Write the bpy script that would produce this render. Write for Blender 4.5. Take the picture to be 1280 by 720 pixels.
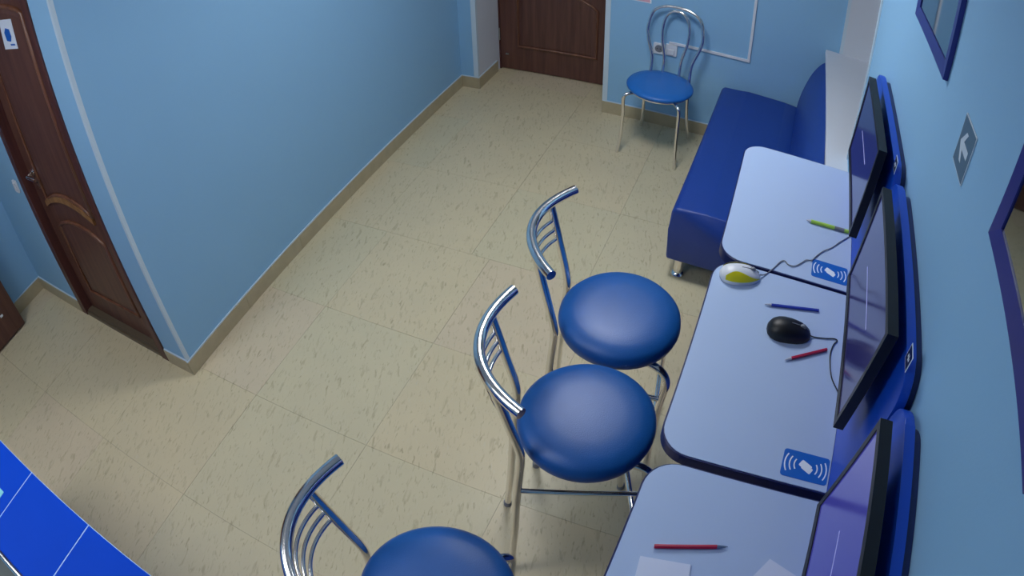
import bpy, bmesh, math, random
from mathutils import Vector, Matrix

random.seed(7)
S = bpy.context.scene
for o in list(bpy.data.objects):
    bpy.data.objects.remove(o)
C = S.collection

# ------------------------------------------------------------------ camera
CAM_H = 2.3143
cd = bpy.data.cameras.new('camera')
cam = bpy.data.objects.new('camera', cd)
C.objects.link(cam)
S.camera = cam
# the security camera's wide lens, calibrated from the straight edges of the room
cd.type = 'PANO'
cd.sensor_fit = 'HORIZONTAL'
cd.sensor_width = 36.0
cd.sensor_height = 20.25
cd.clip_start = 0.01
cy = cd
cy.panorama_type = 'FISHEYE_LENS_POLYNOMIAL'
cy.fisheye_fov = math.radians(170)
cy.fisheye_polynomial_k0 = 0.0
cy.fisheye_polynomial_k1 = -0.040730547592352955
cy.fisheye_polynomial_k2 = 5.043931971700262e-05
cy.fisheye_polynomial_k3 = -1.8700991028722658e-05
cy.fisheye_polynomial_k4 = 3.69869044240561e-07
right = Vector((0.9175142697927419, 0.3970148962804154, -0.023382404883648105))
down = Vector((0.26139677421761964, -0.6463185478161405, -0.71689891977702))
fwd = Vector((-0.2997320322476639, 0.651652903684382, -0.6967849036570748))
M = Matrix((right, -down, -fwd)).transposed().to_4x4()
M.translation = Vector((0, 0, CAM_H))
cam.matrix_world = M

# ------------------------------------------------------------------ world, exposure
w = bpy.data.worlds.new('world')
S.world = w
w.use_nodes = True
w.node_tree.nodes['Background'].inputs[0].default_value = (0.35, 0.45, 0.6, 1)
w.node_tree.nodes['Background'].inputs[1].default_value = 0.02
S.view_settings.view_transform = 'Standard'
S.view_settings.look = 'None'
S.view_settings.exposure = 0.0
S.view_settings.gamma = 1.0
S.view_settings.use_curve_mapping = False

LAMP_COL = (0.97, 0.98, 1.0)
LAMPS = [(-0.75, 2.35, 27.0), (-2.55, -0.25, 17.0), (-1.25, 0.25, 11.0)]      # x, y, emission strength of the ceiling panels; the last added for chrome highlights


# ------------------------------------------------------------------ materials
def lin(c):
    return tuple((v / 255 / 12.92) if v / 255 <= 0.04045 else ((v / 255 + 0.055) / 1.055) ** 2.4 for v in c)


MATS = {}


def mat(name, rgb, rough=0.5, metal=0.0, var=0.06, scale=8.0, bump=0.0, spec=0.5, coat=0.0, emit=None, stretch=(1, 1, 1), bscale=None):
    """Principled material with a soft procedural colour variation and optional fine relief."""
    if name in MATS:
        return MATS[name]
    m = bpy.data.materials.new(name)
    m.use_nodes = True
    nt = m.node_tree
    b = nt.nodes['Principled BSDF']
    c = lin(rgb)
    tc = nt.nodes.new('ShaderNodeTexCoord')
    mp = nt.nodes.new('ShaderNodeMapping')
    mp.inputs['Scale'].default_value = stretch
    nt.links.new(tc.outputs['Object'], mp.inputs[0])
    n = nt.nodes.new('ShaderNodeTexNoise')
    n.inputs['Scale'].default_value = scale
    n.inputs['Detail'].default_value = 4
    nt.links.new(mp.outputs[0], n.inputs['Vector'])
    mx = nt.nodes.new('ShaderNodeMix')
    mx.data_type = 'RGBA'
    mx.inputs[6].default_value = (*[v * (1 - var) for v in c], 1)
    mx.inputs[7].default_value = (*[min(1, v * (1 + var)) for v in c], 1)
    nt.links.new(n.outputs[0], mx.inputs[0])
    nt.links.new(mx.outputs[2], b.inputs['Base Color'])
    b.inputs['Roughness'].default_value = rough
    b.inputs['Metallic'].default_value = metal
    b.inputs['Specular IOR Level'].default_value = spec
    b.inputs['Coat Weight'].default_value = coat
    b.inputs['Coat Roughness'].default_value = 0.1
    if emit:
        b.inputs['Emission Color'].default_value = (*lin(emit[0]), 1)
        b.inputs['Emission Strength'].default_value = emit[1]
    if bump:
        bp = nt.nodes.new('ShaderNodeBump')
        bp.inputs['Strength'].default_value = bump
        bp.inputs['Distance'].default_value = 0.002
        n2 = nt.nodes.new('ShaderNodeTexNoise')
        n2.inputs['Scale'].default_value = bscale or scale * 12
        nt.links.new(mp.outputs[0], n2.inputs['Vector'])
        nt.links.new(n2.outputs[0], bp.inputs['Height'])
        nt.links.new(bp.outputs[0], b.inputs['Normal'])
    MATS[name] = m
    return m


def floor_mat(name, tint):
    """Beige vinyl tile with short golden-brown flecks running mostly along the room."""
    m = bpy.data.materials.new(name)
    m.use_nodes = True
    nt = m.node_tree
    L = nt.links.new
    b = nt.nodes['Principled BSDF']
    geo = nt.nodes.new('ShaderNodeNewGeometry')
    mp = nt.nodes.new('ShaderNodeMapping')
    mp.vector_type = 'TEXTURE'
    mp.inputs['Scale'].default_value = (1.0, 3.6, 1)
    mp.inputs['Rotation'].default_value = (0, 0, math.radians(15))
    L(geo.outputs['Position'], mp.inputs[0])
    base = lin(tint)
    n0 = nt.nodes.new('ShaderNodeTexNoise')
    n0.inputs['Scale'].default_value = 5
    n0.inputs['Detail'].default_value = 5
    L(geo.outputs['Position'], n0.inputs['Vector'])
    mx = nt.nodes.new('ShaderNodeMix')
    mx.data_type = 'RGBA'
    mx.inputs[6].default_value = (base[0] * .93, base[1] * .94, base[2] * .95, 1)
    mx.inputs[7].default_value = (min(1, base[0] * 1.07), min(1, base[1] * 1.06), min(1, base[2] * 1.04), 1)
    L(n0.outputs[0], mx.inputs[0])
    prev = mx.outputs[2]
    for sc, lo, hi, col, amt in ((95, 0.60, 0.72, (128, 112, 76), .45), (120, 0.60, 0.72, (204, 196, 170), .5), (48, 0.58, 0.72, (150, 136, 100), .45)):
        n = nt.nodes.new('ShaderNodeTexNoise')
        n.inputs['Scale'].default_value = sc
        n.inputs['Detail'].default_value = 3
        n.inputs['Distortion'].default_value = 0.6
        L(mp.outputs[0], n.inputs['Vector'])
        r = nt.nodes.new('ShaderNodeMapRange')
        r.inputs['From Min'].default_value = lo
        r.inputs['From Max'].default_value = hi
        r.inputs['To Max'].default_value = amt
        L(n.outputs[0], r.inputs['Value'])
        q = nt.nodes.new('ShaderNodeMix')
        q.data_type = 'RGBA'
        q.inputs[7].default_value = (*lin(col), 1)
        L(r.outputs[0], q.inputs[0])
        L(prev, q.inputs[6])
        prev = q.outputs[2]
    L(prev, b.inputs['Base Color'])
    b.inputs['Roughness'].default_value = 0.36
    b.inputs['Specular IOR Level'].default_value = 0.4
    return m


def wood_mat(name, dark, light, rough=0.42):
    m = bpy.data.materials.new(name)
    m.use_nodes = True
    nt = m.node_tree
    L = nt.links.new
    b = nt.nodes['Principled BSDF']
    tc = nt.nodes.new('ShaderNodeTexCoord')
    mp = nt.nodes.new('ShaderNodeMapping')
    mp.inputs['Scale'].default_value = (14, 14, 0.9)
    L(tc.outputs['Object'], mp.inputs[0])
    n = nt.nodes.new('ShaderNodeTexNoise')
    n.inputs['Scale'].default_value = 2.2
    n.inputs['Detail'].default_value = 6
    n.inputs['Distortion'].default_value = 0.4
    L(mp.outputs[0], n.inputs['Vector'])
    cr = nt.nodes.new('ShaderNodeValToRGB')
    cr.color_ramp.elements[0].position = 0.3
    cr.color_ramp.elements[0].color = (*lin(dark), 1)
    cr.color_ramp.elements[1].position = 0.72
    cr.color_ramp.elements[1].color = (*lin(light), 1)
    L(n.outputs[0], cr.inputs[0])
    L(cr.outputs[0], b.inputs['Base Color'])
    b.inputs['Roughness'].default_value = rough
    MATS[name] = m
    return m


WALL = mat('wall_paint', (139, 185, 220), 0.62, var=0.02, scale=3, bump=0.12, bscale=160, spec=0.3)
WHITE = mat('white_paint', (206, 212, 222), 0.5, var=0.02)
STRIP = mat('corner_strip_plastic', (196, 214, 226), 0.45, var=0.02)
CEIL = mat('ceiling_paint', (226, 230, 232), 0.8, var=0.02)
SKIRT = mat('skirting_tile', (176, 164, 134), 0.42, var=0.14, scale=18)
GROUT = mat('floor_joint', (146, 136, 112), 0.8)
FT = [floor_mat('vinyl_tile_beige', (205, 192, 158)), floor_mat('vinyl_tile_pinkish', (205, 190, 160)), floor_mat('vinyl_tile_greenish', (202, 192, 159))]
WOOD = wood_mat('dark_door_wood', (80, 49, 43), (106, 70, 58))
BEAD = wood_mat('door_bead_wood', (92, 55, 40), (128, 84, 60), 0.35)
BAND = wood_mat('door_band_highlight', (120, 80, 48), (168, 124, 76), 0.35)  # highlight along the arched moulding put into a lighter tan colour
FRAMEW = wood_mat('door_frame_wood', (70, 38, 36), (96, 56, 50))
CHROME = mat('chrome', (240, 235, 232), 0.14, metal=1.0, var=0.02)
STEEL = mat('brushed_steel', (176, 180, 186), 0.3, metal=1.0, var=0.04)
VINYL = mat('blue_vinyl', (18, 84, 158), 0.42, var=0.07, scale=30, bump=0.2, bscale=300, spec=0.55)
VINYL2 = mat('light_blue_vinyl', (28, 104, 184), 0.42, var=0.05, scale=30, bump=0.12, bscale=260)
SOFA = mat('navy_leatherette', (20, 58, 142), 0.42, var=0.06, scale=20, bump=0.2, bscale=260)
TOP = mat('lilac_white_laminate', (170, 191, 224), 0.3, var=0.015, scale=5)
NAVY = mat('navy_edge', (16, 28, 84), 0.4)
PANEL = mat('blue_panel_laminate', (12, 68, 182), 0.35, var=0.03)
PANELB = mat('panel_back_edge', (12, 30, 84), 0.4)
BLACK = mat('black_plastic', (9, 10, 15), 0.45, var=0.1)
SCREEN = mat('dark_glossy_screen', (30, 32, 66), 0.12, var=0.03, spec=0.6, emit=((84, 84, 190), 0.10))
GREY = mat('grey_plastic', (120, 124, 132), 0.4)
YELLOW = mat('yellow_plastic', (226, 214, 20), 0.35)
WPL = mat('white_plastic', (216, 220, 226), 0.35, var=0.02)
STICK = mat('sticker_blue', (16, 96, 190), 0.4, var=0.02)
SWHITE = mat('sticker_white', (224, 232, 244), 0.5, var=0.01)
PAPER = mat('paper', (204, 214, 236), 0.7, var=0.01)
FRAMEB = mat('violet_blue_frame', (40, 44, 128), 0.35, var=0.05)
GLASSF = mat('mirror_glass', (168, 176, 180), 0.03, metal=1.0, var=0.01)
GREYS = mat('sign_grey', (84, 112, 134), 0.4)
SIGNW = mat('sign_white', (196, 210, 222), 0.45, var=0.01)
COUNTER = mat('counter_blue', (0, 64, 188), 0.55, var=0.04, spec=0.06)
LINE = mat('counter_seam', (150, 192, 240), 0.5)
LAMP = mat('lamp_frame', (232, 234, 236), 0.5)


# ------------------------------------------------------------------ mesh helpers
def box(bm, x0, x1, y0, y1, z0, z1, mx=None):
    vs = [bm.verts.new((x, y, z)) for z in (z0, z1) for y in (y0, y1) for x in (x0, x1)]
    for f in ((0, 2, 3, 1), (4, 5, 7, 6), (0, 1, 5, 4), (2, 6, 7, 3), (0, 4, 6, 2), (1, 3, 7, 5)):
        bm.faces.new([vs[i] for i in f])
    if mx:
        bmesh.ops.transform(bm, matrix=mx, verts=vs)
    return vs


def bevel(bm, w, seg=2):
    bmesh.ops.bevel(bm, geom=list(bm.edges), offset=w, segments=seg, affect='EDGES', profile=0.5)


def catmull(pts, n=8, closed=False):
    P = [Vector(p) for p in pts]
    out = []
    m = len(P)
    for i in range(m if closed else m - 1):
        if closed:
            a, b, c, d = P[(i - 1) % m], P[i], P[(i + 1) % m], P[(i + 2) % m]
        else:
            a, b, c, d = P[max(0, i - 1)], P[i], P[i + 1], P[min(m - 1, i + 2)]
        for k in range(n):
            t = k / n
            out.append(0.5 * ((2 * b) + (c - a) * t + (2 * a - 5 * b + 4 * c - d) * t * t + (3 * b - a - 3 * c + d) * t ** 3))
    if not closed:
        out.append(P[-1])
    return out


def tube(bm, pts, r, seg=10, closed=False, caps=True):
    P = [Vector(p) for p in pts]
    m = len(P)
    rad = r if callable(r) else (lambda t: r)
    rings = []
    up = None
    for i in range(m):
        if closed:
            d = (P[(i + 1) % m] - P[(i - 1) % m]).normalized()
        else:
            d = (P[min(m - 1, i + 1)] - P[max(0, i - 1)]).normalized()
        if up is None:
            up = d.orthogonal().normalized()
        up = (up - d * up.dot(d)).normalized()
        s = d.cross(up)
        rr = rad(i / max(1, m - 1))
        rings.append([bm.verts.new(P[i] + (up * math.cos(a) + s * math.sin(a)) * rr) for a in [2 * math.pi * k / seg for k in range(seg)]])
    for i in range(m if closed else m - 1):
        A, B = rings[i], rings[(i + 1) % m]
        for k in range(seg):
            bm.faces.new((A[k], A[(k + 1) % seg], B[(k + 1) % seg], B[k]))
    if caps and not closed:
        bm.faces.new(list(reversed(rings[0])))
        bm.faces.new(rings[-1])


def lathe(bm, prof, seg=40, c=(0, 0, 0)):
    """prof: (r, z) from bottom axis to top axis"""
    rings = []
    for r, z in prof:
        if r < 1e-6:
            rings.append([bm.verts.new((c[0], c[1], c[2] + z))])
        else:
            rings.append([bm.verts.new((c[0] + r * math.cos(2 * math.pi * k / seg), c[1] + r * math.sin(2 * math.pi * k / seg), c[2] + z)) for k in range(seg)])
    for A, B in zip(rings, rings[1:]):
        for k in range(seg):
            k2 = (k + 1) % seg
            if len(A) == 1:
                bm.faces.new((A[0], B[k2], B[k]))
            elif len(B) == 1:
                bm.faces.new((A[k], A[k2], B[0]))
            else:
                bm.faces.new((A[k], A[k2], B[k2], B[k]))
    return [v for r in rings for v in r]


def prism(bm, poly, h0, h1, axis='z'):
    """extrude a 2D polygon between h0 and h1 along an axis: z (x,y), y (x,z), x (y,z)"""
    def v3(p, h):
        return (p[0], p[1], h) if axis == 'z' else (p[0], h, p[1]) if axis == 'y' else (h, p[0], p[1])
    A = [bm.verts.new(v3(p, h0)) for p in poly]
    B = [bm.verts.new(v3(p, h1)) for p in poly]
    bm.faces.new(A)
    bm.faces.new(list(reversed(B)))
    n = len(poly)
    for i in range(n):
        bm.faces.new((A[i], B[i], B[(i + 1) % n], A[(i + 1) % n]))


def rrect(x0, x1, y0, y1, r, seg=6):
    """rounded rectangle; r is one radius or four (x0y0, x1y0, x1y1, x0y1)"""
    rr = r if isinstance(r, (list, tuple)) else (r,) * 4
    out = []
    for (cx, cy, a0), q in zip(((x0, y0, 180), (x1, y0, 270), (x1, y1, 0), (x0, y1, 90)), rr):
        sx = 1 if cx == x0 else -1
        sy = 1 if cy == y0 else -1
        if q <= 1e-6:
            out.append((cx, cy))
            continue
        for k in range(seg + 1):
            a = math.radians(a0 + 90 * k / seg)
            out.append((cx + sx * q + q * math.cos(a), cy + sy * q + q * math.sin(a)))
    return out


def obj(name, bm, m, parent=None, smooth=None, loc=None, **props):
    bmesh.ops.recalc_face_normals(bm, faces=bm.faces)
    me = bpy.data.meshes.new(name)
    bm.to_mesh(me)
    bm.free()
    if m:
        me.materials.append(m)
    if smooth is not None:
        me.polygons.foreach_set('use_smooth', [True] * len(me.polygons))
        if smooth < 180:
            me.set_sharp_from_angle(angle=math.radians(smooth))
    o = bpy.data.objects.new(name, me)
    C.objects.link(o)
    if parent:
        o.parent = parent
    if loc:
        o.location = loc
    for k, v in props.items():
        o[k] = v
    return o


def thing(name, label, cat, loc=(0, 0, 0), rz=0.0, group=None):
    o = bpy.data.objects.new(name, None)
    o.empty_display_size = 0.1
    C.objects.link(o)
    o.location = loc
    o.rotation_euler = (0, 0, rz)
    o['label'] = label
    o['category'] = cat
    if group:
        o['group'] = group
    return o


def tag(o, label, cat, group=None):
    o['label'] = label
    o['category'] = cat
    if group:
        o['group'] = group
    return o


def struct_root(name, label):
    o = bpy.data.objects.new(name, None)
    C.objects.link(o)
    o['kind'] = 'structure'
    o['label'] = label
    o['category'] = name.split('_')[0]
    return o


def struct(name, bm, m, label, parent=None, cat=None, smooth=None):
    o = obj(name, bm, m, parent, smooth)
    o['kind'] = 'structure'
    o['label'] = label
    o['category'] = cat or name.split('_')[0]
    return o


def BM():
    return bmesh.new()


# ------------------------------------------------------------------ the room
CE = 2.55                       # ceiling height
XR = 0.40                       # right wall
XL = -2.165                     # main left wall
XFL = -3.75                     # far left wall
YF = 3.96                       # far wall
YD = 4.33                       # plane of the recessed door
YRL = 1.065                     # short wall with the left door
YB = -1.6                       # wall behind the camera

bm = BM()
box(bm, XFL - .2, XR + .5, YB - .2, YD + .2, -.12, -.004)
floor = struct('floor', bm, GROUT, 'beige vinyl tile floor with fine dark joints', cat='floor')
xs0, ys0, P = -1.18, 1.11, 0.60
j = 0.0006
ranges = [(YB, YD + .06)]
ti = 0
for iy in range(-5, 6):
    y0, y1 = ys0 + P * iy, ys0 + P * (iy + 1)
    shift = -0.10 if iy >= 2 else 0.0
    for ix in range(-5, 4):
        x0, x1 = xs0 + shift + P * ix, xs0 + shift + P * (ix + 1)
        a, b_, c, d = max(x0, XFL), min(x1, XR), max(y0, YB), min(y1, YD + .06)
        if b_ - a < .02 or d - c < .02:
            continue
        # nothing under the solid left block or behind the far wall
        if c >= YRL + .12 and b_ <= XL:
            continue
        if c >= YF + .1 and a >= -1.1:
            continue
        if c >= YRL + .1:
            a = max(a, XL - .02)
        bm = BM()
        box(bm, a + j, b_ - j, c + j, d - j, -.004, random.choice((0, 0, .0002, -.0002)))
        obj('floor_tile', bm, FT[random.choice((0, 0, 1, 2, 0, 2))], floor)
        ti += 1

bm = BM()
box(bm, XFL - .2, XR + .5, YB - .2, YD + .2, CE, CE + .1)
struct('ceiling', bm, CEIL, 'plain white ceiling')

# main left wall: the face of a solid block; its front return carries the left door
bm = BM()
box(bm, XFL - .15, XL, YRL + .12, YF + .5, 0, CE)
struct('wall_left', bm, WALL, 'long pale blue wall on the left of the passage')
LD0, LD1, LDH = -3.20, -2.352, 2.06
bm = BM()
box(bm, XFL - .15, LD0, YRL, YRL + .12, 0, CE)
box(bm, LD1, XL, YRL, YRL + .12, 0, CE)
box(bm, LD0, LD1, YRL, YRL + .12, LDH, CE)
struct('wall_return', bm, WALL, 'short pale blue wall around the left brown door')
bm = BM()
box(bm, XFL - .15, XFL, YB - .15, YRL, 0, CE)
struct('wall_side', bm, WALL, 'pale blue wall at the far left with a dark door leaf against it')
# far wall with the recess of the brown door
RX0, RX1 = -2.04, -1.10
bm = BM()
box(bm, XL, RX0, YF, YD + .12, 0, CE)
box(bm, RX1, XR + .4, YF, YF + .12, 0, CE)
box(bm, RX0, RX1, YF, YD + .12, 2.12, CE)
struct('wall_far', bm, WALL, 'pale blue wall at the end of the room behind the chair')
bm = BM()
box(bm, RX0, RX0 + .012, YF + .001, YD + .05, 0.0, 2.12)
box(bm, RX1 - .012, RX1, YF + .001, YD + .05, 0.0, 2.12)
box(bm, RX0 + .012, RX1 - .012, YF + .001, YD + .05, 2.10, 2.12)
struct('trim_1', bm, WHITE, 'white reveal lining the recess of the far brown door')
# right wall with the window niche
NY0, NY1, NZ0, NZ1 = 2.655, YF - .006, 0.815, 2.2
bm = BM()
box(bm, XR, XR + .3, YB - .15, NY0, 0, CE)
box(bm, XR, XR + .3, NY0, YF, 0, NZ0)
box(bm, XR, XR + .3, NY0, YF, NZ1, CE)
struct('wall_right', bm, WALL, 'pale blue wall on the right with desks, frames and a window niche')
bm = BM()
box(bm, XFL - .15, XR + .3, YB - .15, YB, 0, CE)
struct('wall_front', bm, WALL, 'pale blue wall facing the far door')

# window niche: white jambs, sill, frame and pane
win = struct_root('window_1', 'window in a deep white niche behind the sofa')
bm = BM()
box(bm, XR - .004, XR + .26, YF - .018, YF - .001, NZ0, NZ1)
obj('jamb', bm, WHITE, win)
bm = BM()
box(bm, XR - .004, XR + .26, NY0, NY0 + .014, NZ0, NZ1)
obj('jamb', bm, WHITE, win)
bm = BM()
box(bm, XR - .004, XR + .26, NY0, YF - .002, NZ1 - .014, NZ1)
obj('lintel', bm, WHITE, win)
bm = BM()
prism(bm, [(XR - .105, NY0 - .20), (XR, NY0 - .20), (XR, NY0 + .012), (XR + .26, NY0 + .012), (XR + .26, YF - .012), (XR - .105, YF - .012)], NZ0 + .002, NZ0 + .034)
bevel(bm, .004)
obj('window_sill', bm, WHITE, win)
bm = BM()
for a, b_, c, d in ((NY0 + .014, NY0 + .07, NZ0 + .034, NZ1 - .014), (YF - .074, YF - .018, NZ0 + .034, NZ1 - .014),
                    (NY0 + .07, YF - .074, NZ0 + .034, NZ0 + .09), (NY0 + .07, YF - .074, NZ1 - .07, NZ1 - .014),
                    ((NY0 + YF) / 2 - .03, (NY0 + YF) / 2 + .03, NZ0 + .09, NZ1 - .07)):
    box(bm, XR + .20, XR + .26, a, b_, c, d)
obj('window_frame', bm, WPL, win)
for a, b_ in ((NY0 + .07, (NY0 + YF) / 2 - .03), ((NY0 + YF) / 2 + .03, YF - .074)):
    bm = BM()
    box(bm, XR + .225, XR + .235, a, b_, NZ0 + .09, NZ1 - .07)
    obj('pane', bm, mat('night_glass', (14, 18, 28), 0.05, spec=0.8), win)
# white corner strip along the window's near edge
bm = BM()
box(bm, XR - .006, XR + .002, NY0 - .012, NY0 + .016, NZ0 + .034, NZ1)
struct('trim_2', bm, STRIP, 'thin white strip on the near edge of the window niche')
bm = BM()
box(bm, XR - .016, XR + .004, YF - .02, YF - .001, NZ0 + .036, NZ1)
struct('trim_3', bm, STRIP, 'thin white strip in the corner of the far wall and niche')
# corner strips
bm = BM()
prism(bm, [(XL - .013, YRL - .003), (XL + .003, YRL - .003), (XL + .003, YRL + .016), (XL, YRL + .016), (XL, YRL), (XL - .013, YRL)], .09, CE)
struct('trim_4', bm, STRIP, 'pale vertical strip on the outer corner beside the left door')
bm = BM()
prism(bm, [(RX0 - .022, YF - .004), (RX0 + .014, YF - .004), (RX0 + .014, YF + .02), (RX0 + .012, YF), (RX0 - .022, YF)], .09, 2.12)
struct('trim_5', bm, STRIP, 'pale strip on the corner left of the far brown door')
bm = BM()
prism(bm, [(RX1 - .014, YF - .004), (RX1 + .02, YF - .004), (RX1 + .02, YF), (RX1 - .012, YF), (RX1 - .014, YF + .02)], .09, 2.12)
struct('trim_6', bm, STRIP, 'pale strip on the corner right of the far brown door')

# tiled skirting
BH, BT = .088, .011


def skirting(name, label, pts):
    """pieces of skirting tile along a line with a thin white bead on top"""
    root = struct_root(name, label)
    (xa, ya), (xb, yb), nrm = pts
    L_ = math.hypot(xb - xa, yb - ya)
    n = max(1, round(L_ / .45))
    ux, uy = (xb - xa) / L_, (yb - ya) / L_
    for i in range(n):
        s0, s1 = L_ * i / n + .0008, L_ * (i + 1) / n - .0008
        bm = BM()
        poly = [(xa + ux * s0, ya + uy * s0), (xa + ux * s1, ya + uy * s1),
                (xa + ux * s1 + nrm[0] * BT, ya + uy * s1 + nrm[1] * BT), (xa + ux * s0 + nrm[0] * BT, ya + uy * s0 + nrm[1] * BT)]
        prism(bm, poly, 0.0005, BH)
        obj('skirting_tile', bm, SKIRT, root)
    bm = BM()
    poly = [(xa, ya), (xb, yb), (xb + nrm[0] * .007, yb + nrm[1] * .007), (xa + nrm[0] * .007, ya + nrm[1] * .007)]
    prism(bm, poly, BH, BH + .005)
    obj('sealant_bead', bm, STRIP, root, label='thin white line along the top of the skirting')


skirting('baseboard_left', 'beige tile skirting along the long left wall', ((XL, YRL - BT), (XL, YF), (1, 0)))
skirting('baseboard_return', 'short beige skirting between the left door and the corner', ((LD1 + .004, YRL), (XL, YRL), (0, -1)))
skirting('baseboard_side', 'beige skirting at the foot of the far left wall', ((XFL, YB), (XFL, YRL - BT), (1, 0)))
skirting('baseboard_nook', 'short beige skirting between the far left corner and the left door', ((XFL, YRL), (LD0 - .004, YRL), (0, -1)))
skirting('baseboard_stub', 'very short beige skirting left of the far brown door', ((XL + BT, YF), (RX0 + .012, YF), (0, -1)))
skirting('baseboard_reveal', 'beige skirting in the recess left of the far brown door', ((RX0 + .012, YF - BT), (RX0 + .012, YD - .06), (1, 0)))
skirting('baseboard_far', 'beige tile skirting behind the chair and sofa', ((RX1 - .012, YF), (XR, YF), (0, -1)))
skirting('baseboard_right', 'beige skirting under the window and desks', ((XR, YB), (XR, YF - BT), (-1, 0)))


# ------------------------------------------------------------------ doors
def arch_outline(x0, x1, z0, zs, rise, n=14, bottom_rise=0.0):
    """panel outline whose top is an arch"""
    top = [(x1 + (x0 - x1) * k / n, zs + rise * math.sin(math.pi * k / n) ** .8) for k in range(n + 1)]
    if bottom_rise:
        bot = [(x0 + (x1 - x0) * k / n, z0 + bottom_rise * math.sin(math.pi * k / n) ** .8) for k in range(n + 1)]
    else:
        bot = [(x0, z0), (x1, z0)]
    return bot + top


def door_leaf(root, W, H, low, up, bead_r=.011, band=False):
    """leaf in the plane y=0 (face towards -y), x from 0 to W; low/up = (x0,x1,z0,zs,rise,bottom_rise)"""
    bm = BM()
    box(bm, 0, W, 0, .04, .008, H)
    bevel(bm, .002, 1)
    leaf = obj('leaf', bm, WOOD, root)
    for q in (low, up):
        ol = arch_outline(*q[:5], bottom_rise=q[5])
        bm = BM()
        cx = sum(p[0] for p in ol) / len(ol)
        cz = sum(p[1] for p in ol) / len(ol)
        inn = [(cx + (p[0] - cx) * .88, cz + (p[1] - cz) * .94) for p in ol]
        A = [bm.verts.new((p[0], -.0008, p[1])) for p in ol]
        B = [bm.verts.new((p[0], -.007, p[1])) for p in inn]
        n = len(A)
        bm.faces.new(B)
        for i in range(n):
            bm.faces.new((A[i], A[(i + 1) % n], B[(i + 1) % n], B[i]))
        obj('panel', bm, WOOD, leaf)
        bm = BM()
        tube(bm, [(p[0], -.004, p[1]) for p in ol], bead_r, 8, closed=True)
        obj('moulding', bm, BEAD, leaf, smooth=60)
    if band:
        x0, x1, zc, rise = band
        n = 14
        lo = [(x0 + (x1 - x0) * k / n, zc + rise * math.sin(math.pi * k / n) ** .8) for k in range(n + 1)]
        hi = [(p[0], p[1] + .034) for p in reversed(lo)]
        bm = BM()
        prism(bm, lo + hi, -.014, -.001, 'y')
        obj('arched_band', bm, BAND, leaf, label='arched moulding with its highlight painted in lighter tan')
    return leaf


# far door in its recess
d1 = struct_root('door_1', 'dark brown panelled door in the white recess at the end of the room')
d1.location = (RX0 + .022, YD, 0)
leaf = door_leaf(d1, .86, 2.05, (.145, .745, .215, .60, .10, 0), (.145, .745, .80, 1.82, .10, .10))
bm = BM()
for a, b_, c, d in ((-.02, 0, 0, 2.09), (.86, .874, 0, 2.09), (0, .86, 2.055, 2.09)):
    box(bm, a, b_, -.008, .05, c, d)
obj('door_frame', bm, FRAMEW, d1)
bm = BM()
box(bm, -.02, .874, .052, .08, 0, 2.09)
obj('door_backing', bm, BLACK, d1)
bm = BM()
box(bm, .040, .066, -.010, 0, .128, .142)
bevel(bm, .003)
obj('door_stop', bm, STEEL, leaf, label='small bright metal stop near the bottom corner')
for z in (.30, 1.75):
    bm = BM()
    tube(bm, [(-.004, -.012, z - .05), (-.004, -.012, z + .05)], .007, 10)
    obj('hinge', bm, STEEL, leaf, smooth=40)

# left door
d2 = struct_root('door_2', 'dark brown panelled door on the far left with chrome handle and a paper notice')
d2.location = (LD0 + .055, YRL + .045, 0)
Wd = LD1 - LD0 - .11
leaf = door_leaf(d2, Wd, 2.0, (.132, Wd - .125, .20, .66, .068, 0), (.132, Wd - .125, .828, 1.86, .045, .068), band=(.100, Wd - .130, .785, .068))
bm = BM()
fy = -.055
for a, b_, c, d in ((-.055, 0, 0, LDH), (Wd, Wd + .055, 0, LDH), (0, Wd, 2.004, LDH)):
    box(bm, a, b_, fy, .05, c, d)
bevel(bm, .003, 1)
obj('door_frame', bm, FRAMEW, d2)
bm = BM()
box(bm, 0, Wd, -.05, .05, 0, .022)
box(bm, 0, Wd, -.038, .0, .022, .03)
obj('threshold', bm, mat('threshold_strip', (96, 84, 68), 0.4, var=.1, scale=30), d2, label='worn grey-brown threshold strip')
bm = BM()
box(bm, -.05, Wd + .05, .052, .07, 0, LDH)
obj('door_backing', bm, BLACK, d2)
bm = BM()
lathe(bm, [(0, 0), (.024, 0), (.024, .006), (.012, .010), (.010, .04), (0, .04)], 20)
bmesh.ops.transform(bm, matrix=Matrix.Translation((.078, 0, .99)) @ Matrix.Rotation(math.radians(90), 4, 'X'), verts=bm.verts)
tube(bm, catmull([(.078, -.04, .99), (.09, -.047, .99), (.14, -.046, .988), (.175, -.043, .984)], 5), .010, 10)
hd = obj('door_handle', bm, CHROME, leaf, smooth=50, label='chrome lever handle')
bm = BM()
lathe(bm, [(0, 0), (.022, 0), (.022, .006), (.010, .010), (0, .011)], 20)
bmesh.ops.transform(bm, matrix=Matrix.Translation((.080, 0, .905)) @ Matrix.Rotation(math.radians(90), 4, 'X'), verts=bm.verts)
obj('keyhole_plate', bm, CHROME, leaf, smooth=50)
bm = BM()
box(bm, .236, .252, -.006, 0, 1.088, 1.102)
obj('latch_button', bm, STEEL, leaf)

# the notice on the left door
def flat(name, poly, y0, y1, m, parent=None):
    bm = BM()
    prism(bm, poly, y0, y1, 'y')
    return obj(name, bm, m, parent)


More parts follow.
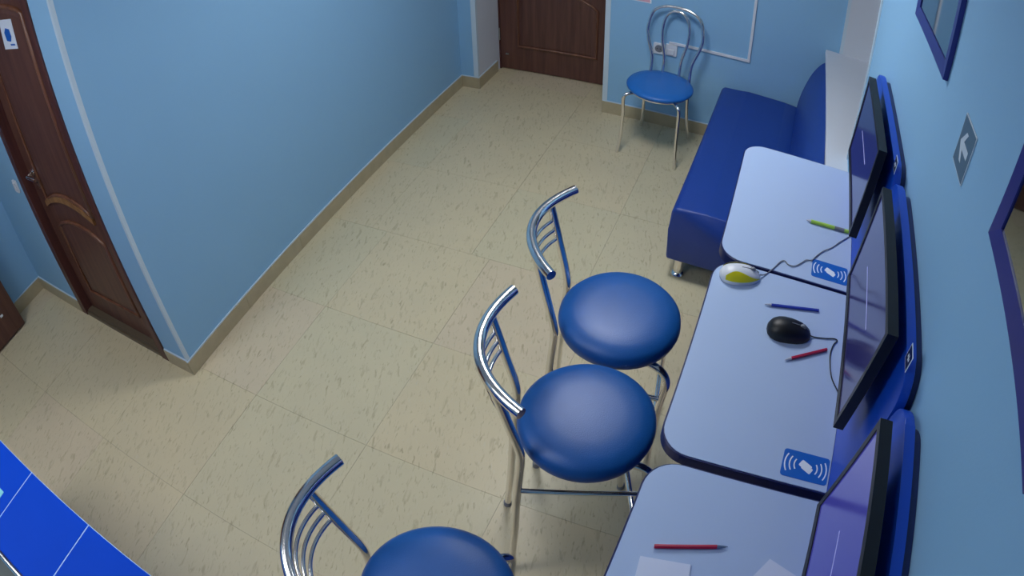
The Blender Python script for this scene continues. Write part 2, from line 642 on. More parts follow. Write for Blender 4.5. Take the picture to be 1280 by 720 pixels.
nt = thing('door_notice', 'small white notice with a blue print taped to the left brown door', 'notice', (-2.735, YRL + .0375, 1.768))
flat('sheet', [(-.085, -.072), (.069, -.070), (.082, .072), (-.060, .074)], -.0015, 0, SWHITE, nt)
pr = flat('blue_print', [(-.03, -.03), (.015, -.035), (.035, -.01), (.03, .025), (-.01, .032), (-.035, .01)], -.0022, -.0015, STICK, nt)
flat('print_line', [(.0, -.054), (.05, -.054), (.05, -.046), (.0, -.046)], -.0022, -.0015, STICK, nt)

# dark door leaf standing open against the far left wall
d3 = struct_root('door_3', 'plain dark brown door leaf standing against the far left wall')
bm = BM()
box(bm, -3.64, -3.60, -.06, .775, .012, 2.0)
bevel(bm, .003, 1)
leaf3 = obj('leaf', bm, WOOD, d3)
for z in (.3, 1.7):
    bm = BM()
    box(bm, XFL + BT + .001, -3.641, -.05, -.02, z - .05, z + .05)
    obj('hinge', bm, STEEL, d3)
bm = BM()
box(bm, -3.60, -3.588, .645, .668, .176, .19)
bevel(bm, .003)
obj('door_stop', bm, WPL, leaf3, label='small white stop near the bottom corner')

# ------------------------------------------------------------------ ceiling lamps
for k, (lx, ly, st) in enumerate(LAMPS):
    t = thing('ceiling_light', ('square flush ceiling light panel over the passage floor', 'square flush ceiling light panel above the far end of the blue counter', 'added unseen light panel for chrome highlights, between the stools and the blue counter')[k], 'ceiling light', (lx, ly, CE), 0, 'flush ceiling light panels')
    bm = BM()
    for a, b_, c, d in ((-.31, -.29, -.31, .31), (.29, .31, -.31, .31), (-.29, .29, -.31, -.29), (-.29, .29, .29, .31)):
        box(bm, a, b_, c, d, -.022, 0)
    obj('lamp_frame', bm, LAMP, t)
    bm = BM()
    box(bm, -.289, .289, -.289, .289, -.014, -.002)
    me = mat('lamp_diffuser_%d' % k, (240, 244, 248), 0.5)
    bb = me.node_tree.nodes['Principled BSDF']
    bb.inputs['Emission Color'].default_value = (*LAMP_COL, 1)
    bb.inputs['Emission Strength'].default_value = st
    obj('diffuser', bm, me, t)

# ------------------------------------------------------------------ sofa
sofa = thing('sofa', 'navy blue leatherette sofa against the window sill at the far right', 'sofa', (-.335, 2.515, 0), math.radians(-1.2))
SL = 1.385
bm = BM()
box(bm, .525, .665, .008, SL - .008, .115, .21)
bevel(bm, .012)
obj('sofa_base', bm, SOFA, sofa, smooth=40)
bm = BM()
prof = [(-.010, .118), (-.018, .30), (-.014, .405), (.004, .428), (.16, .434), (.40, .430), (.50, .427), (.52, .40), (.52, .118)]
prism(bm, prof, 0, SL, 'y')
bevel(bm, .014, 2)
obj('seat_cushion', bm, SOFA, sofa, smooth=50)
bm = BM()
curve = catmull([(.475, .30), (.482, .43), (.50, .55), (.535, .67), (.58, .755), (.625, .795)], 5)
back = [(p.x, p.y) for p in [Vector((a[0], a[1], 0)) for a in curve]] + [(.66, .79), (.672, .74), (.672, .16), (.52, .16)]
prism(bm, back, .004, SL - .004, 'y')
bevel(bm, .012, 2)
obj('backrest', bm, SOFA, sofa, smooth=50)
for lx in (.055, .60):
    for ly in (.055, SL - .055):
        bm = BM()
        lathe(bm, [(0, 0), (.033, 0), (.035, .006), (.031, .014), (.024, .020), (.023, .12), (0, .12)], 20, (lx, ly, 0))
        obj('leg', bm, CHROME, sofa, smooth=40)

# ------------------------------------------------------------------ cafe chair
ch = thing('cafe_chair', 'chrome cafe chair with round blue seat and hooped back by the far wall', 'chair', (-.672, 3.66, 0), math.radians(-5))
bm = BM()
lathe(bm, [(0, .428), (.192, .428), (.203, .436), (.204, .446), (.196, .456), (.15, .463), (0, .465)], 48)
obj('seat', bm, VINYL2, ch, smooth=50)
bm = BM()
tube(bm, [(.175 * math.cos(a), .175 * math.sin(a), .419) for a in [2 * math.pi * k / 36 for k in range(36)]], .009, 8, closed=True)
obj('seat_ring', bm, CHROME, ch, smooth=60)
for s in (-1, 1):
    bm = BM()
    tube(bm, catmull([(s * .11, -.11, .418), (s * .15, -.15, .416), (s * .172, -.165, .39), (s * .172, -.160, .28), (s * .176, -.165, .14), (s * .188, -.182, 0.003)], 6), .0105, 12)
    obj('leg', bm, CHROME, ch, smooth=50)
for s in (-1, 1):
    bm = BM()
    tube(bm, catmull([(s * .12, .12, .418), (s * .140, .140, .40), (s * .143, .155, .28), (s * .148, .175, .14), (s * .162, .21, 0.003)], 6), .0105, 12)
    obj('leg', bm, CHROME, ch, smooth=50)


def hoop(wb, wm, top, base_y, dy):
    z0 = .42
    R_ = []
    # left base, bulging sides, round top
    for x, z in ((-wb, z0), (-wb * 1.0, .55), (-wm * .93, .66), (-wm, .74), (-wm * .86, top - .055), (-wm * .48, top - .010), (0, top), (wm * .48, top - .010), (wm * .86, top - .055), (wm, .74), (wm * .93, .66), (wb, .55), (wb, z0)):
        R_.append((x + .013, base_y + dy * (z - z0) / .47, z))
    return catmull(R_, 7)


bm = BM()
tube(bm, hoop(.128, .176, .90, .150, .085), .0105, 12)
obj('outer_hoop', bm, CHROME, ch, smooth=50)
bm = BM()
tube(bm, hoop(.055, .085, .872, .172, .068), .0095, 12)
obj('inner_hoop', bm, CHROME, ch, smooth=50)

# ------------------------------------------------------------------ bar stools (fitted positions)
HS, SD, HB = .765, .39, 1.063
BW, BS, BO, FO, FW, UO, UB = .195, .091, .187, .235, .140, .112, .186


def make_stool(loc, rz, label):
    t = thing('bar_stool', label, 'bar stool', loc, rz, 'chrome bar stools at the desks')
    R_ = SD / 2
    bm = BM()
    lathe(bm, [(0, HS - .058), (R_ - .02, HS - .058), (R_ - .004, HS - .047), (R_, HS - .03), (R_ - .003, HS - .012), (R_ - .016, HS + .004), (R_ - .05, HS + .016), (R_ - .10, HS + .021), (0, HS + .023)], 64)
    obj('seat', bm, VINYL, t, smooth=70)
    bm = BM()
    lathe(bm, [(0, HS - .072), (R_ - .03, HS - .072), (R_ - .024, HS - .066), (R_ - .024, HS - .056), (0, HS - .056)], 48)
    obj('seat_pan', bm, BLACK, t, smooth=40)
    # top rail: a bowed chrome tube
    def bow(l, off=0.0):
        return -BO - BS * (1 - (l / BW) ** 2) + off
    bm = BM()
    tube(bm, [(bow(l), l, HB) for l in [BW * (k / 14 - 1) for k in range(29)]], .0148, 14)
    obj('top_rail', bm, CHROME, t, smooth=60)
    xu = bow(UO)
    for s in (-1, 1):
        bm = BM()
        tube(bm, catmull([(xu, s * UO, HB - .004), (-.2185, s * UO, HS + .148), (-UB - .007, s * UO, HS + .02), (-UB - .004, s * UO, HS - .05), (-UB - .016, s * (UO + .006), .55), (-UB - .030, s * (UO + .016), .28), (-FO, s * FW, .004)], 6), .0124, 12)
        leg = obj('rear_leg', bm, CHROME, t, smooth=60)
        bm = BM()
        lathe(bm, [(0, 0), (.015, 0), (.015, .022), (.0125, .026), (0, .026)], 16, (-FO, s * FW, 0))
        obj('leg_cap', bm, GREY, leg, smooth=40)
    for i in range(3):
        z = HB - .055 - .034 * i
        f = (HB - z) / (HB - HS)
        xo = (xu + (-UB - xu) * f)
        bm = BM()
        tube(bm, [(xo - .040 * (1 - (l / UO) ** 2), l, z - .006) for l in [UO * (k / 9 - 1) for k in range(19)]], .0052, 10)
        obj('back_rod', bm, CHROME, t, smooth=60)
    for s in (-1, 1):
        bm = BM()
        tube(bm, catmull([(-.05, s * .09, HS - .078), (.09, s * .115, HS - .079), (.150, s * .137, HS - .086), (.176, s * .150, HS - .125), (.172, s * .152, HS - .20), (.168, s * .156, .40), (.176, s * .168, .18), (.196, s * .182, .004)], 6), .0124, 12)
        leg = obj('front_leg', bm, CHROME, t, smooth=60)
        bm = BM()
        lathe(bm, [(0, 0), (.015, 0), (.015, .022), (.0125, .026), (0, .026)], 16, (.196, s * .182, 0))
        obj('leg_cap', bm, GREY, leg, smooth=40)
        bm = BM()
        tube(bm, [(-UB - .013, s * (UO + .004), .565), (.170, s * .153, .555)], .0085, 10)
        obj('side_rail', bm, CHROME, t, smooth=60)
    bm = BM()
    tube(bm, [(.170, -.160, .31), (.170, .160, .31)], .010, 10)
    obj('footrest', bm, CHROME, t, smooth=60)
    return t


def copy_thing(o, loc, rz, label):
    r = o.copy()
    C.objects.link(r)
    r.location = loc
    r.rotation_euler = (0, 0, rz)
    r['label'] = label
    for c_ in list(o.children):
        d_ = c_.copy()
        C.objects.link(d_)
        d_.parent = r
        for g in c_.children:
            e_ = g.copy()
            C.objects.link(e_)
            e_.parent = d_
    return r


st = make_stool((-.311, 1.476, 0), .174, 'blue round-seat chrome bar stool nearest the sofa end')
copy_thing(st, (-.278, 1.071, 0), .447, 'blue round-seat chrome bar stool between the other two, its footrail showing')
copy_thing(st, (-.425, .433, 0), .396, 'blue round-seat chrome bar stool standing nearest the blue counter')

# ------------------------------------------------------------------ desks with back panels
HT, XF, XP = 1.05, -.060, .361


def arc_band(cx, cy, r, a0, a1, wd, n=10):
    o_ = [(cx + (r + wd / 2) * math.cos(math.radians(a0 + (a1 - a0) * k / n)), cy + (r + wd / 2) * math.sin(math.radians(a0 + (a1 - a0) * k / n))) for k in range(n + 1)]
    i_ = [(cx + (r - wd / 2) * math.cos(math.radians(a1 + (a0 - a1) * k / n)), cy + (r - wd / 2) * math.sin(math.radians(a1 + (a0 - a1) * k / n))) for k in range(n + 1)]
    return o_ + i_


def make_desk(y0, y1, p0, p1, label, sticker, badge=None):
    """y0..y1 table top, p0..p1 back panel, all along the right wall"""
    t = thing('wall_desk', label, 'desk', (0, 0, 0), 0, 'lilac-white desks along the right wall')
    out = rrect(XF, XP, y0, y1, (.075, .004, .004, .075), 8)
    bm = BM()
    prism(bm, out, HT - .036, HT - .002)
    bevel(bm, .002, 1)
    obj('edge_band', bm, NAVY, t, smooth=30, label='dark navy desk edge')
    inn = rrect(XF + .004, XP - .001, y0 + .004, y1 - .004, (.072, .003, .003, .072), 8)
    bm = BM()
    prism(bm, inn, HT - .003, HT)
    obj('tabletop', bm, TOP, t, label='smooth lilac-white desk surface')
    bm = BM()
    prism(bm, rrect(p0, p1, .06, 1.495, (.01, .01, .07, .07), 8), XP + .0005, XP + .022, 'x')
    bevel(bm, .003, 2)
    obj('back_panel', bm, PANEL, t, smooth=30, label='bright blue upright panel with rounded top corners')
    bm = BM()
    prism(bm, rrect(p0 + .012, p1 - .03, .06, 1.488, (.01, .01, .07, .07), 8), XP + .0225, XR - .001, 'x')
    obj('panel_batten', bm, PANELB, t, smooth=30)
    bm = BM()
    box(bm, XF + .10, XP - .002, (y0 + y1) / 2 - .012, (y0 + y1) / 2 + .012, .70, HT - .037)
    bevel(bm, .002, 1)
    obj('support_bracket', bm, NAVY, t)
    bm = BM()
    box(bm, XP - .05, XP + .03, p0 + .05, p1 - .05, 0, .062)
    obj('plinth', bm, NAVY, t)
    if sticker:
        sx0, sx1, sy0, sy1 = sticker
        bm = BM()
        prism(bm, rrect(sx0, sx1, sy0, sy1, .008, 4), HT, HT + .0009)
        sk = obj('contactless_sticker', bm, STICK, t, label='blue sticker with white waves and a card symbol')
        cx, cy_ = (sx0 + sx1) / 2, (sy0 + sy1) / 2
        for s in (-1, 1):
            for i, r in enumerate((.024, .036, .048)):
                h = 34 - 2 * i
                bm = BM()
                pl = arc_band(cx + s * .006, cy_ - s * .001, r, (180 if s < 0 else 0) - h, (180 if s < 0 else 0) + h, .0032)
                prism(bm, pl, HT + .0009, HT + .0013)
                obj('wave_mark', bm, SWHITE, sk)
        for (ox, oy, sc) in ((.004, -.0045, .9), (-.001, .002, 1.0)):
            a = math.radians(-28)
            pl = [(cx + ox + sc * (u * math.cos(a) - v * math.sin(a)), cy_ + oy + sc * (u * math.sin(a) + v * math.cos(a))) for u, v in rrect(-.0155, .0155, -.0095, .0095, .003, 3)]
            bm = BM()
            prism(bm, pl, HT + .0009, HT + (.0013 if ox > 0 else .0016))
            obj('card_mark', bm, SWHITE, sk)
    if badge:
        b0, b1, z0, z1 = badge
        bm = BM()
        prism(bm, [(b0, z0), (b1, z0), (b1, z1), (b0, z1)], XP - .0006, XP + .0006, 'x')
        bd = obj('panel_sticker', bm, SWHITE, t, label='small white-edged dark square sticker')
        bm = BM()
        g = .0022
        prism(bm, [(b0 + g, z0 + g), (b1 - g, z0 + g), (b1 - g, z1 - g), (b0 + g, z1 - g)], XP - .0009, XP - .0006, 'x')
        obj('sticker_field', bm, PANELB, bd)
        c0, cz = (b0 + b1) / 2, (z0 + z1) / 2
        for oy, hh in ((.006, .0035), (-.0005, .006), (-.0065, .0035)):
            bm = BM()
            prism(bm, rrect(c0 + oy - .002, c0 + oy + .002, cz - hh, cz + hh, .001, 3), XP - .0012, XP - .0009, 'x')
            obj('sticker_mark', bm, SWHITE, bd)
    return t


make_desk(1.522, 2.195, 1.475, 2.185, 'lilac-white desk with blue panel beside the sofa, green pen on it', (.231, .350, 1.551, 1.630), (1.503, 1.541, 1.483, 1.521))
make_desk(.842, 1.514, .795, 1.490, 'lilac-white desk with blue panel holding the black mouse', (.236, .356, .863, .938), (.835, .873, 1.488, 1.526))
make_desk(.11, .822, .10, .785, 'lilac-white desk with blue panel holding the white paper slips', None)


# ------------------------------------------------------------------ monitors
def make_monitor(y0, y1, label, xf=.303, screen_mat=None):
    zb, zt = 1.237, 1.523
    t = thing('monitor', label, 'monitor', (xf, (y0 + y1) / 2, (zb + zt) / 2), 0, 'black monitors in front of the blue panels')
    hw, hh = (y1 - y0) / 2, (zt - zb) / 2
    tilt = Matrix.Rotation(math.radians(2), 4, 'Y')
    bz = .013
    bm = BM()
    for a, b_, c, d in ((-hw, -hw + bz, -hh, hh), (hw - bz, hw, -hh, hh), (-hw + bz, hw - bz, -hh, -hh + bz + .006), (-hw + bz, hw - bz, hh - bz, hh)):
        box(bm, 0, .024, a, b_, c, d)
    bmesh.ops.transform(bm, matrix=tilt, verts=bm.verts)
    obj('bezel', bm, BLACK, t)
    bm = BM()
    box(bm, .0025, .020, -hw + bz, hw - bz, -hh + bz + .006, hh - bz)
    bmesh.ops.transform(bm, matrix=tilt, verts=bm.verts)
    sc = obj('screen', bm, screen_mat or SCREEN, t, label='dark glossy screen with a faint pale line')
    bm = BM()
    box(bm, .0018, .0026, -hw * .42, hw * .42, .0105, .0135)
    bmesh.ops.transform(bm, matrix=tilt, verts=bm.verts)
    obj('screen_line', bm, mat('screen_line_pale', (150, 156, 205), 0.4, emit=((150, 156, 215), .28)), sc)  # thin pale bar with weak emission across the middle of the screen
    bm = BM()
    A = [(.0242, -hw + .003, -hh + .003), (.0242, hw - .003, -hh + .003), (.0242, hw - .003, hh - .003), (.0242, -hw + .003, hh - .003)]
    B = [(.044, -hw * .6, -hh * .6), (.044, hw * .6, -hh * .6), (.044, hw * .6, hh * .5), (.044, -hw * .6, hh * .5)]
    a = [bm.verts.new(p) for p in A]
    b_ = [bm.verts.new(p) for p in B]
    bm.faces.new(a)
    bm.faces.new(b_)
    for i in range(4):
        bm.faces.new((a[i], a[(i + 1) % 4], b_[(i + 1) % 4], b_[i]))
    bmesh.ops.transform(bm, matrix=tilt, verts=bm.verts)
    obj('back_housing', bm, BLACK, t)
    bm = BM()
    box(bm, .0445, XP - xf, -.05, .05, -.05, .05)
    obj('wall_mount', bm, BLACK, t)
    bm = BM()
    box(bm, .012, .030, -hw * .55, -hw * .45, -hh - .012, -hh + .01)
    obj('cable_plug', bm, BLACK, t)
    return t


make_monitor(1.532, 2.010, 'black wall monitor nearest the window niche, above the green pen')
make_monitor(.880, 1.357, 'black wall monitor above the desk with the black mouse')
make_monitor(.215, .690, 'black wall monitor above the desk with white paper slips', .297, mat('violet_lit_screen', (30, 32, 80), 0.14, var=.03, emit=((80, 82, 200), .34)))

# ------------------------------------------------------------------ things on the desks
def mouse_mesh(L_, W_, H_, zscale_front=.55, n=20, m=10):
    """egg-shaped mouse, nose towards +x"""
    bm = BM()
    rings = []
    for i in range(m + 1):
        ph = math.pi / 2 * i / m
        r = math.cos(ph)
        z = math.sin(ph)
        ring = []
        for k in range(n):
            a = 2 * math.pi * k / n
            ca, sa = math.cos(a), math.sin(a)
            x = math.copysign(abs(ca) ** .8, ca) * r * L_ / 2
            y = math.copysign(abs(sa) ** .85, sa) * r * W_ / 2 * (1 - .10 * x / (L_ / 2))
            zz = .004 + (H_ - .004) * z ** .9 * (1 - .22 * (x / (L_ / 2)))
            ring.append(bm.verts.new((x, y, zz)))
        rings.append(ring)
    base = [bm.verts.new((v.co.x * .96, v.co.y * .96, 0)) for v in rings[0]]
    bm.faces.new(list(reversed(base)))
    rings.insert(0, base)
    for A, B in zip(rings, rings[1:]):
        for k in range(n):
            bm.faces.new((A[k], A[(k + 1) % n], B[(k + 1) % n], B[k]))
    bmesh.ops.remove_doubles(bm, verts=bm.verts, dist=.0004)
    return bm


mb = thing('computer_mouse', 'black computer mouse on the middle desk with black cable', 'mouse', (.188, 1.296, HT), math.radians(8), 'computer mice on the desks')
obj('body', mouse_mesh(.128, .076, .041), BLACK, mb, smooth=60)
bm = BM()
tube(bm, [(.057, 0, .022), (.044, 0, .0315), (.022, 0, .0375), (0, 0, .0412)], .0012, 6)
obj('button_seam', bm, GREY, mb)
bm = BM()
lathe(bm, [(0, -.0035), (.008, -.0035), (.009, 0), (.008, .0035), (0, .0035)], 16)
bmesh.ops.transform(bm, matrix=Matrix.Translation((.034, 0, .0325)) @ Matrix.Rotation(math.radians(90), 4, 'X'), verts=bm.verts)
obj('scroll_wheel', bm, GREY, mb, smooth=50)
inv = (Matrix.Translation((.188, 1.296, HT)) @ Matrix.Rotation(math.radians(8), 4, 'Z')).inverted()


def wire(name, root, inv_, pts, r, m_, seg=8):
    bm = BM()
    tube(bm, [inv_ @ Vector(p) for p in catmull(pts, 7)], r, seg)
    return obj(name, bm, m_, root, smooth=60)


z = HT + .003
wire('cable', mb, inv, [(.243, 1.303, HT + .010), (.262, 1.307, z), (.293, 1.313, z), (.322, 1.322, z), (.332, 1.317, z), (.322, 1.300, z), (.316, 1.270, z), (.317, 1.235, z), (.327, 1.185, z), (.348, 1.147, z), (.357, 1.12, z + .002)], .0017, BLACK)

my = thing('computer_mouse', 'white computer mouse with yellow sides at the corner of the middle desk', 'mouse', (.020, 1.457, HT), math.radians(20), 'computer mice on the desks')
obj('body', mouse_mesh(.122, .070, .038), WPL, my, smooth=60)
for s in (-1, 1):
    # yellow side grip following the flank
    bm = BM()
    rows = []
    for i in range(13):
        x = -.049 + .104 * i / 12
        hw_ = .0355 * math.sqrt(max(.05, 1 - (x / .062) ** 2)) * (1 - .10 * x / .061)
        wd = .30 + .70 * math.sin(math.pi * ((i + .8) / 13.6) ** .6)
        row = []
        for kz, fy_ in ((0.25, 1.0), (.55, .965), (.80, .84 if s < 0 else .88), (.95, .66)):
            q = kz * (wd if kz > .3 else 1)
            zz = .004 + .034 * q ** 1.0 * (1 - .22 * x / .061) * math.sqrt(max(.1, 1 - (x / .064) ** 2)) ** .6
            yy = s * (hw_ * math.sqrt(max(0.02, 1 - (q * .93) ** 2)) + .0022)
            row.append(bm.verts.new((x, yy, zz + .0008)))
        rows.append(row)
    for A, B in zip(rows, rows[1:]):
        for k in range(3):
            bm.faces.new((A[k], A[k + 1], B[k + 1], B[k]))
    obj('side_grip', bm, YELLOW, my, smooth=80, label='yellow side grip')
bm = BM()
tube(bm, [(.055, 0, .020), (.042, 0, .0285), (.02, 0, .0345), (0, 0, .0382)], .0012, 6)
obj('button_seam', bm, GREY, my)
bm = BM()
lathe(bm, [(0, -.0035), (.008, -.0035), (.009, 0), (.008, .0035), (0, .0035)], 16)
bmesh.ops.transform(bm, matrix=Matrix.Translation((.034, 0, .029)) @ Matrix.Rotation(math.radians(90), 4, 'X'), verts=bm.verts)
obj('scroll_wheel', bm, GREY, my, smooth=50)
inv = (Matrix.Translation((.020, 1.457, HT)) @ Matrix.Rotation(math.radians(20), 4, 'Z')).inverted()
wire('cable', my, inv, [(.075, 1.477, HT + .010), (.092, 1.495, z), (.112, 1.530, z), (.130, 1.568, z), (.143, 1.578, z), (.156, 1.566, z), (.176, 1.568, z), (.195, 1.590, z), (.209, 1.610, z), (.228, 1.618, z), (.240, 1.640, z), (.262, 1.676, z), (.292, 1.708, z), (.318, 1.748, z), (.347, 1.786, z), (.356, 1.80, z)], .0017, GREY)


def pencil(name, a, b_, r, m_, tipm, label, cat, group=None, tip=.020, butt=None):
    a, b_ = Vector((a[0], a[1], HT + r)), Vector((b_[0], b_[1], HT + r))
    d = b_ - a
    L_ = d.length
    t = thing(name, label, cat, ((a.x + b_.x) / 2, (a.y + b_.y) / 2, HT), math.atan2(d.y, d.x), group)
    bm = BM()
    tube(bm, [(-L_ / 2, 0, r), (L_ / 2 - tip, 0, r)], r, 6 if cat == 'pencil' else 12)
    obj('body', bm, m_, t, smooth=30)
    bm = BM()
    x0 = L_ / 2 - tip
    tube(bm, [(x0, 0, r), (x0 + tip * .75, 0, r), (x0 + tip, 0, r)], lambda u: (r * .92, r * .4, r * .12)[round(u * 2)], 10)
    obj('tip', bm, tipm, t, smooth=40)
    if butt:
        bm = BM()
        tube(bm, [(-L_ / 2 + .02, 0, r), (-L_ / 2 + .055, 0, r)], r * 1.06, 12)
        obj('grip_band', bm, butt, t, smooth=40)
    return t


BLUEP = mat('blue_pencil_paint', (34, 56, 168), 0.4)
REDP = mat('red_pencil_paint', (176, 24, 64), 0.4)
GRNP = mat('green_pen_plastic', (168, 212, 78), 0.35)
TIPW = mat('pencil_tip', (176, 180, 196), 0.6)
pencil('pencil', (.266, 1.411), (.106, 1.374), .0045, BLUEP, TIPW, 'blue pencil between the two mice', 'pencil', 'pencils on the desks')
pencil('pencil', (.303, 1.274), (.190, 1.197), .0048, REDP, TIPW, 'red pencil beside the black mouse', 'pencil', 'pencils on the desks')
pencil('pencil', (.014, .607), (.163, .651), .0050, REDP, mat('grey_tip', (96, 120, 150), .5), 'red pencil above the white paper slips', 'pencil', 'pencils on the desks', tip=.024)
pencil('pen', (.351, 1.812), (.196, 1.806), .0062, GRNP, TIPW, 'bright green pen on the desk beside the sofa', 'pen', tip=.016, butt=GREY)

for pts, n, label in (
        ([(-.006, .578), (.099, .590), (.103, .565), (.118, .450), (.010, .436)], 5, 'stack of white paper slips under the red pencil'),
        ([(.262, .650), (.330, .625), (.275, .520), (.205, .545)], 2, 'white paper slip lying near the lowest monitor')):
    t = thing('paper_slips', label, 'paper', (0, 0, HT))
    for i in range(n):
        bm = BM()
        sh = .0007 * (i % 3)
        prism(bm, [(p[0] + sh, p[1] - sh) for p in pts], .0008 * i, .0008 * i + .0006)
        obj('sheet', bm, PAPER, t)

# ------------------------------------------------------------------ on the right wall: frames and sign
def wall_frame(y0, y1, z0, z1, label):
    t = thing('framed_mirror', label, 'mirror', (XR, (y0 + y1) / 2, (z0 + z1) / 2), 0, 'violet-blue framed mirrors on the right wall')
    hw, hh, b_ = (y1 - y0) / 2, (z1 - z0) / 2, .034
    for a, c in (((-hw, -hh), 0), ((hw, -hh), 1), ((hw, hh), 2), ((-hw, hh), 3)):
        nx = [(-hw, -hh), (hw, -hh), (hw, hh), (-hw, hh)][(c + 1) % 4]
        ia = (a[0] * (1 - b_ / hw), a[1] * (1 - b_ / hh))
        ib = (nx[0] * (1 - b_ / hw), nx[1] * (1 - b_ / hh))
        bm = BM()
        v = []
        for p, x in ((a, -.001), (nx, -.001), (nx, -.014), (a, -.014)):
            v.append(bm.verts.new((x, p[0], p[1])))
        u = []
        for p, x in ((ia, -.001), (ib, -.001), (ib, -.011), (ia, -.011)):
            u.append(bm.verts.new((x, p[0], p[1])))
        for f in ((v[0], v[1], v[2], v[3]), (u[3], u[2], u[1], u[0]), (v[3], v[2], u[2], u[3]), (v[0], u[0], u[1], v[1]), (v[0], v[3], u[3], u[0]), (v[1], u[1], u[2], v[2])):
            bm.faces.new(f)
        obj('frame_bar', bm, FRAMEB, t)
    bm = BM()
    box(bm, -.004, -.001, -hw + b_, hw - b_, -hh + b_, hh - b_)
    obj('backing', bm, mat('mirror_backing', (118, 124, 130), .7, var=.1), t)
    bm = BM()
    box(bm, -.008, -.0045, -hw + b_, hw - b_, -hh + b_, hh - b_)
    obj('mirror_glass', bm, GLASSF, t, label='grey mirror glass reflecting the room')


wall_frame(1.399, 1.880, 1.816, 2.46, 'violet-blue framed mirror on the right wall, beside the window niche')
wall_frame(.391, .8436, 1.8094, 2.44, 'violet-blue framed mirror on the right wall, above the white paper slips')

sg = thing('arrow_sign', 'small grey square sign with a white arrow on the right wall', 'sign', (XR, 1.135, 1.792), 0)
# corners measured on the wall: y 1.085..1.187, z 1.741..1.841
h = .050
bm = BM()
prism(bm, rrect(-h - .003, h + .003, -h - .003, h + .003, .002, 2), -.0025, -.0005, 'x')
obj('sign_border', bm, SIGNW, sg)
bm = BM()
prism(bm, [(-h, -h), (h, -h), (h, h), (-h, h)], -.0032, -.0025, 'x')
obj('sign_plate', bm, GREYS, sg)
bm = BM()
# white arrow pointing towards the window
arrow = [(.036, 0), (.008, .030), (-.006, .030), (.010, .0085), (-.034, .0085), (-.034, -.0085), (.010, -.0085), (-.006, -.030), (.008, -.030)]
prism(bm, arrow, -.0038, -.0032, 'x')
obj('arrow_mark', bm, SIGNW, sg)

# ------------------------------------------------------------------ on the far wall: sockets, trunking, notice
def socket(x0, x1, z0, z1, label, holes):
    t = thing('power_socket', label, 'socket', ((x0 + x1) / 2, YF, (z0 + z1) / 2), 0, 'white sockets behind the chair')
    hw, hh = (x1 - x0) / 2, (z1 - z0) / 2
    bm = BM()
    prism(bm, rrect(-hw, hw, -hh, hh, .008, 4), -.012, -.0005, 'y')
    bevel(bm, .002, 1)
    obj('cover_plate', bm, WPL, t, smooth=40)
    if holes:
        bm = BM()
        prism(bm, [(.026 * math.cos(2 * math.pi * k / 24), .026 * math.sin(2 * math.pi * k / 24)) for k in range(24)], -.0135, -.012, 'y')
        obj('socket_face', bm, GREY, t)
        bm = BM()
        for s in (-1, 1):
            prism(bm, [(s * .010 + .0035 * math.cos(2 * math.pi * k / 12), .0035 * math.sin(2 * math.pi * k / 12)) for k in range(12)], -.0142, -.0135, 'y')
        obj('pin_holes', bm, BLACK, t)
    else:
        bm = BM()
        box(bm, -.022, .022, -.020, -.0125, -.030, .008)
        bevel(bm, .002, 1)
        obj('plug_block', bm, WPL, t)


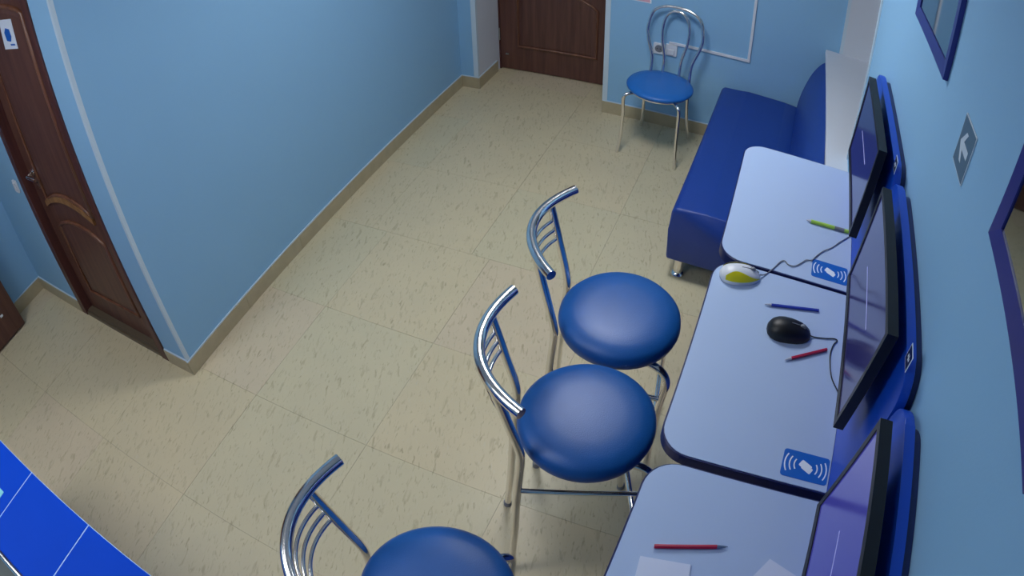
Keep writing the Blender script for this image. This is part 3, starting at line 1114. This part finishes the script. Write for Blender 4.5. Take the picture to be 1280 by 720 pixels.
socket(-.790, -.716, .527, .604, 'white wall socket with round face behind the chair', True)
socket(-.712, -.636, .530, .612, 'white wall socket with plugged block under the trunking end', False)
tr = thing('cable_trunking', 'thin white cable trunking running from the sockets and up the far wall', 'trunking', (0, YF, 0))
bm = BM()
box(bm, -.690, -.168, -.012, -.0008, .613, .630)
bevel(bm, .001, 1)
obj('trunking_run', bm, WPL, tr)
bm = BM()
box(bm, -.185, -.168, -.012, -.0008, .631, 1.9)
bevel(bm, .001, 1)
obj('trunking_run', bm, WPL, tr)
wn = thing('wall_notice', 'white notice on the far wall above the sockets, only its lower edge showing', 'notice', (-.90, YF, 1.0))
flat('sheet', [(-.105, -.128), (.078, -.132), (.078, .16), (-.105, .16)], -.0018, -.0004, SWHITE, wn)
flat('printed_strip', [(-.095, -.124), (.070, -.127), (.070, -.10), (-.095, -.10)], -.0024, -.0018, mat('pink_print', (214, 168, 186), .6), wn)

# light switch left of the left door
sw = thing('light_switch', 'white light switch on the blue wall left of the chrome door handle', 'switch', (-3.298, YRL, .893))
bm = BM()
prism(bm, rrect(-.024, .024, -.040, .040, .006, 4), -.012, -.0006, 'y')
bevel(bm, .002, 1)
obj('cover_plate', bm, WPL, sw, smooth=40)
bm = BM()
box(bm, -.015, .015, -.017, -.0125, -.028, .028)
bevel(bm, .002, 1)
obj('rocker', bm, WPL, sw)

# ------------------------------------------------------------------ blue counter at the lower left
HC = 1.0
ct = thing('counter', 'bright blue panelled counter with a chrome rail in the near left corner', 'counter', (0, 0, 0))
bm = BM()
box(bm, -2.40, -.72, -.19, .050, 0, HC - .03)
obj('counter_body', bm, COUNTER, ct)
bm = BM()
box(bm, -2.41, -.71, -.1905, .0586, HC - .029, HC - .0008)
obj('top_board', bm, LINE, ct, label='pale blue board showing in the seams')
xs = [-2.41, -2.109, -1.808, -1.507, -1.206, -.905, -.71]
for a, b_ in zip(xs, xs[1:]):
    bm = BM()
    box(bm, a + .0022, b_ - .0022, -.1904, .0585, HC - .0007, HC)
    obj('top_panel', bm, COUNTER, ct)
bm = BM()
box(bm, -2.41, -.71, .0587, .0605, HC - .008, HC + .0005)
obj('edge_strip', bm, LINE, ct)
bm = BM()
tube(bm, [(-2.41, -.199, HC + .004), (-.71, -.199, HC + .004)], .011, 14)
obj('chrome_rail', bm, CHROME, ct, smooth=60)
bm = BM()
box(bm, -2.41, -.71, -.62, -.212, .70, .735)
obj('work_shelf', bm, mat('grey_green_shelf', (92, 104, 100), .5), ct, label='lower grey shelf behind the rail')
cdn = thing('plastic_card', 'pale teal plastic card on the blue counter at the frame edge', 'card', (-1.585, -.075, HC))
bm = BM()
prism(bm, rrect(-.043, .030, -.02, .022, .004, 3), 0, .0012)
obj('card_body', bm, mat('teal_card', (110, 196, 206), .4), cdn)
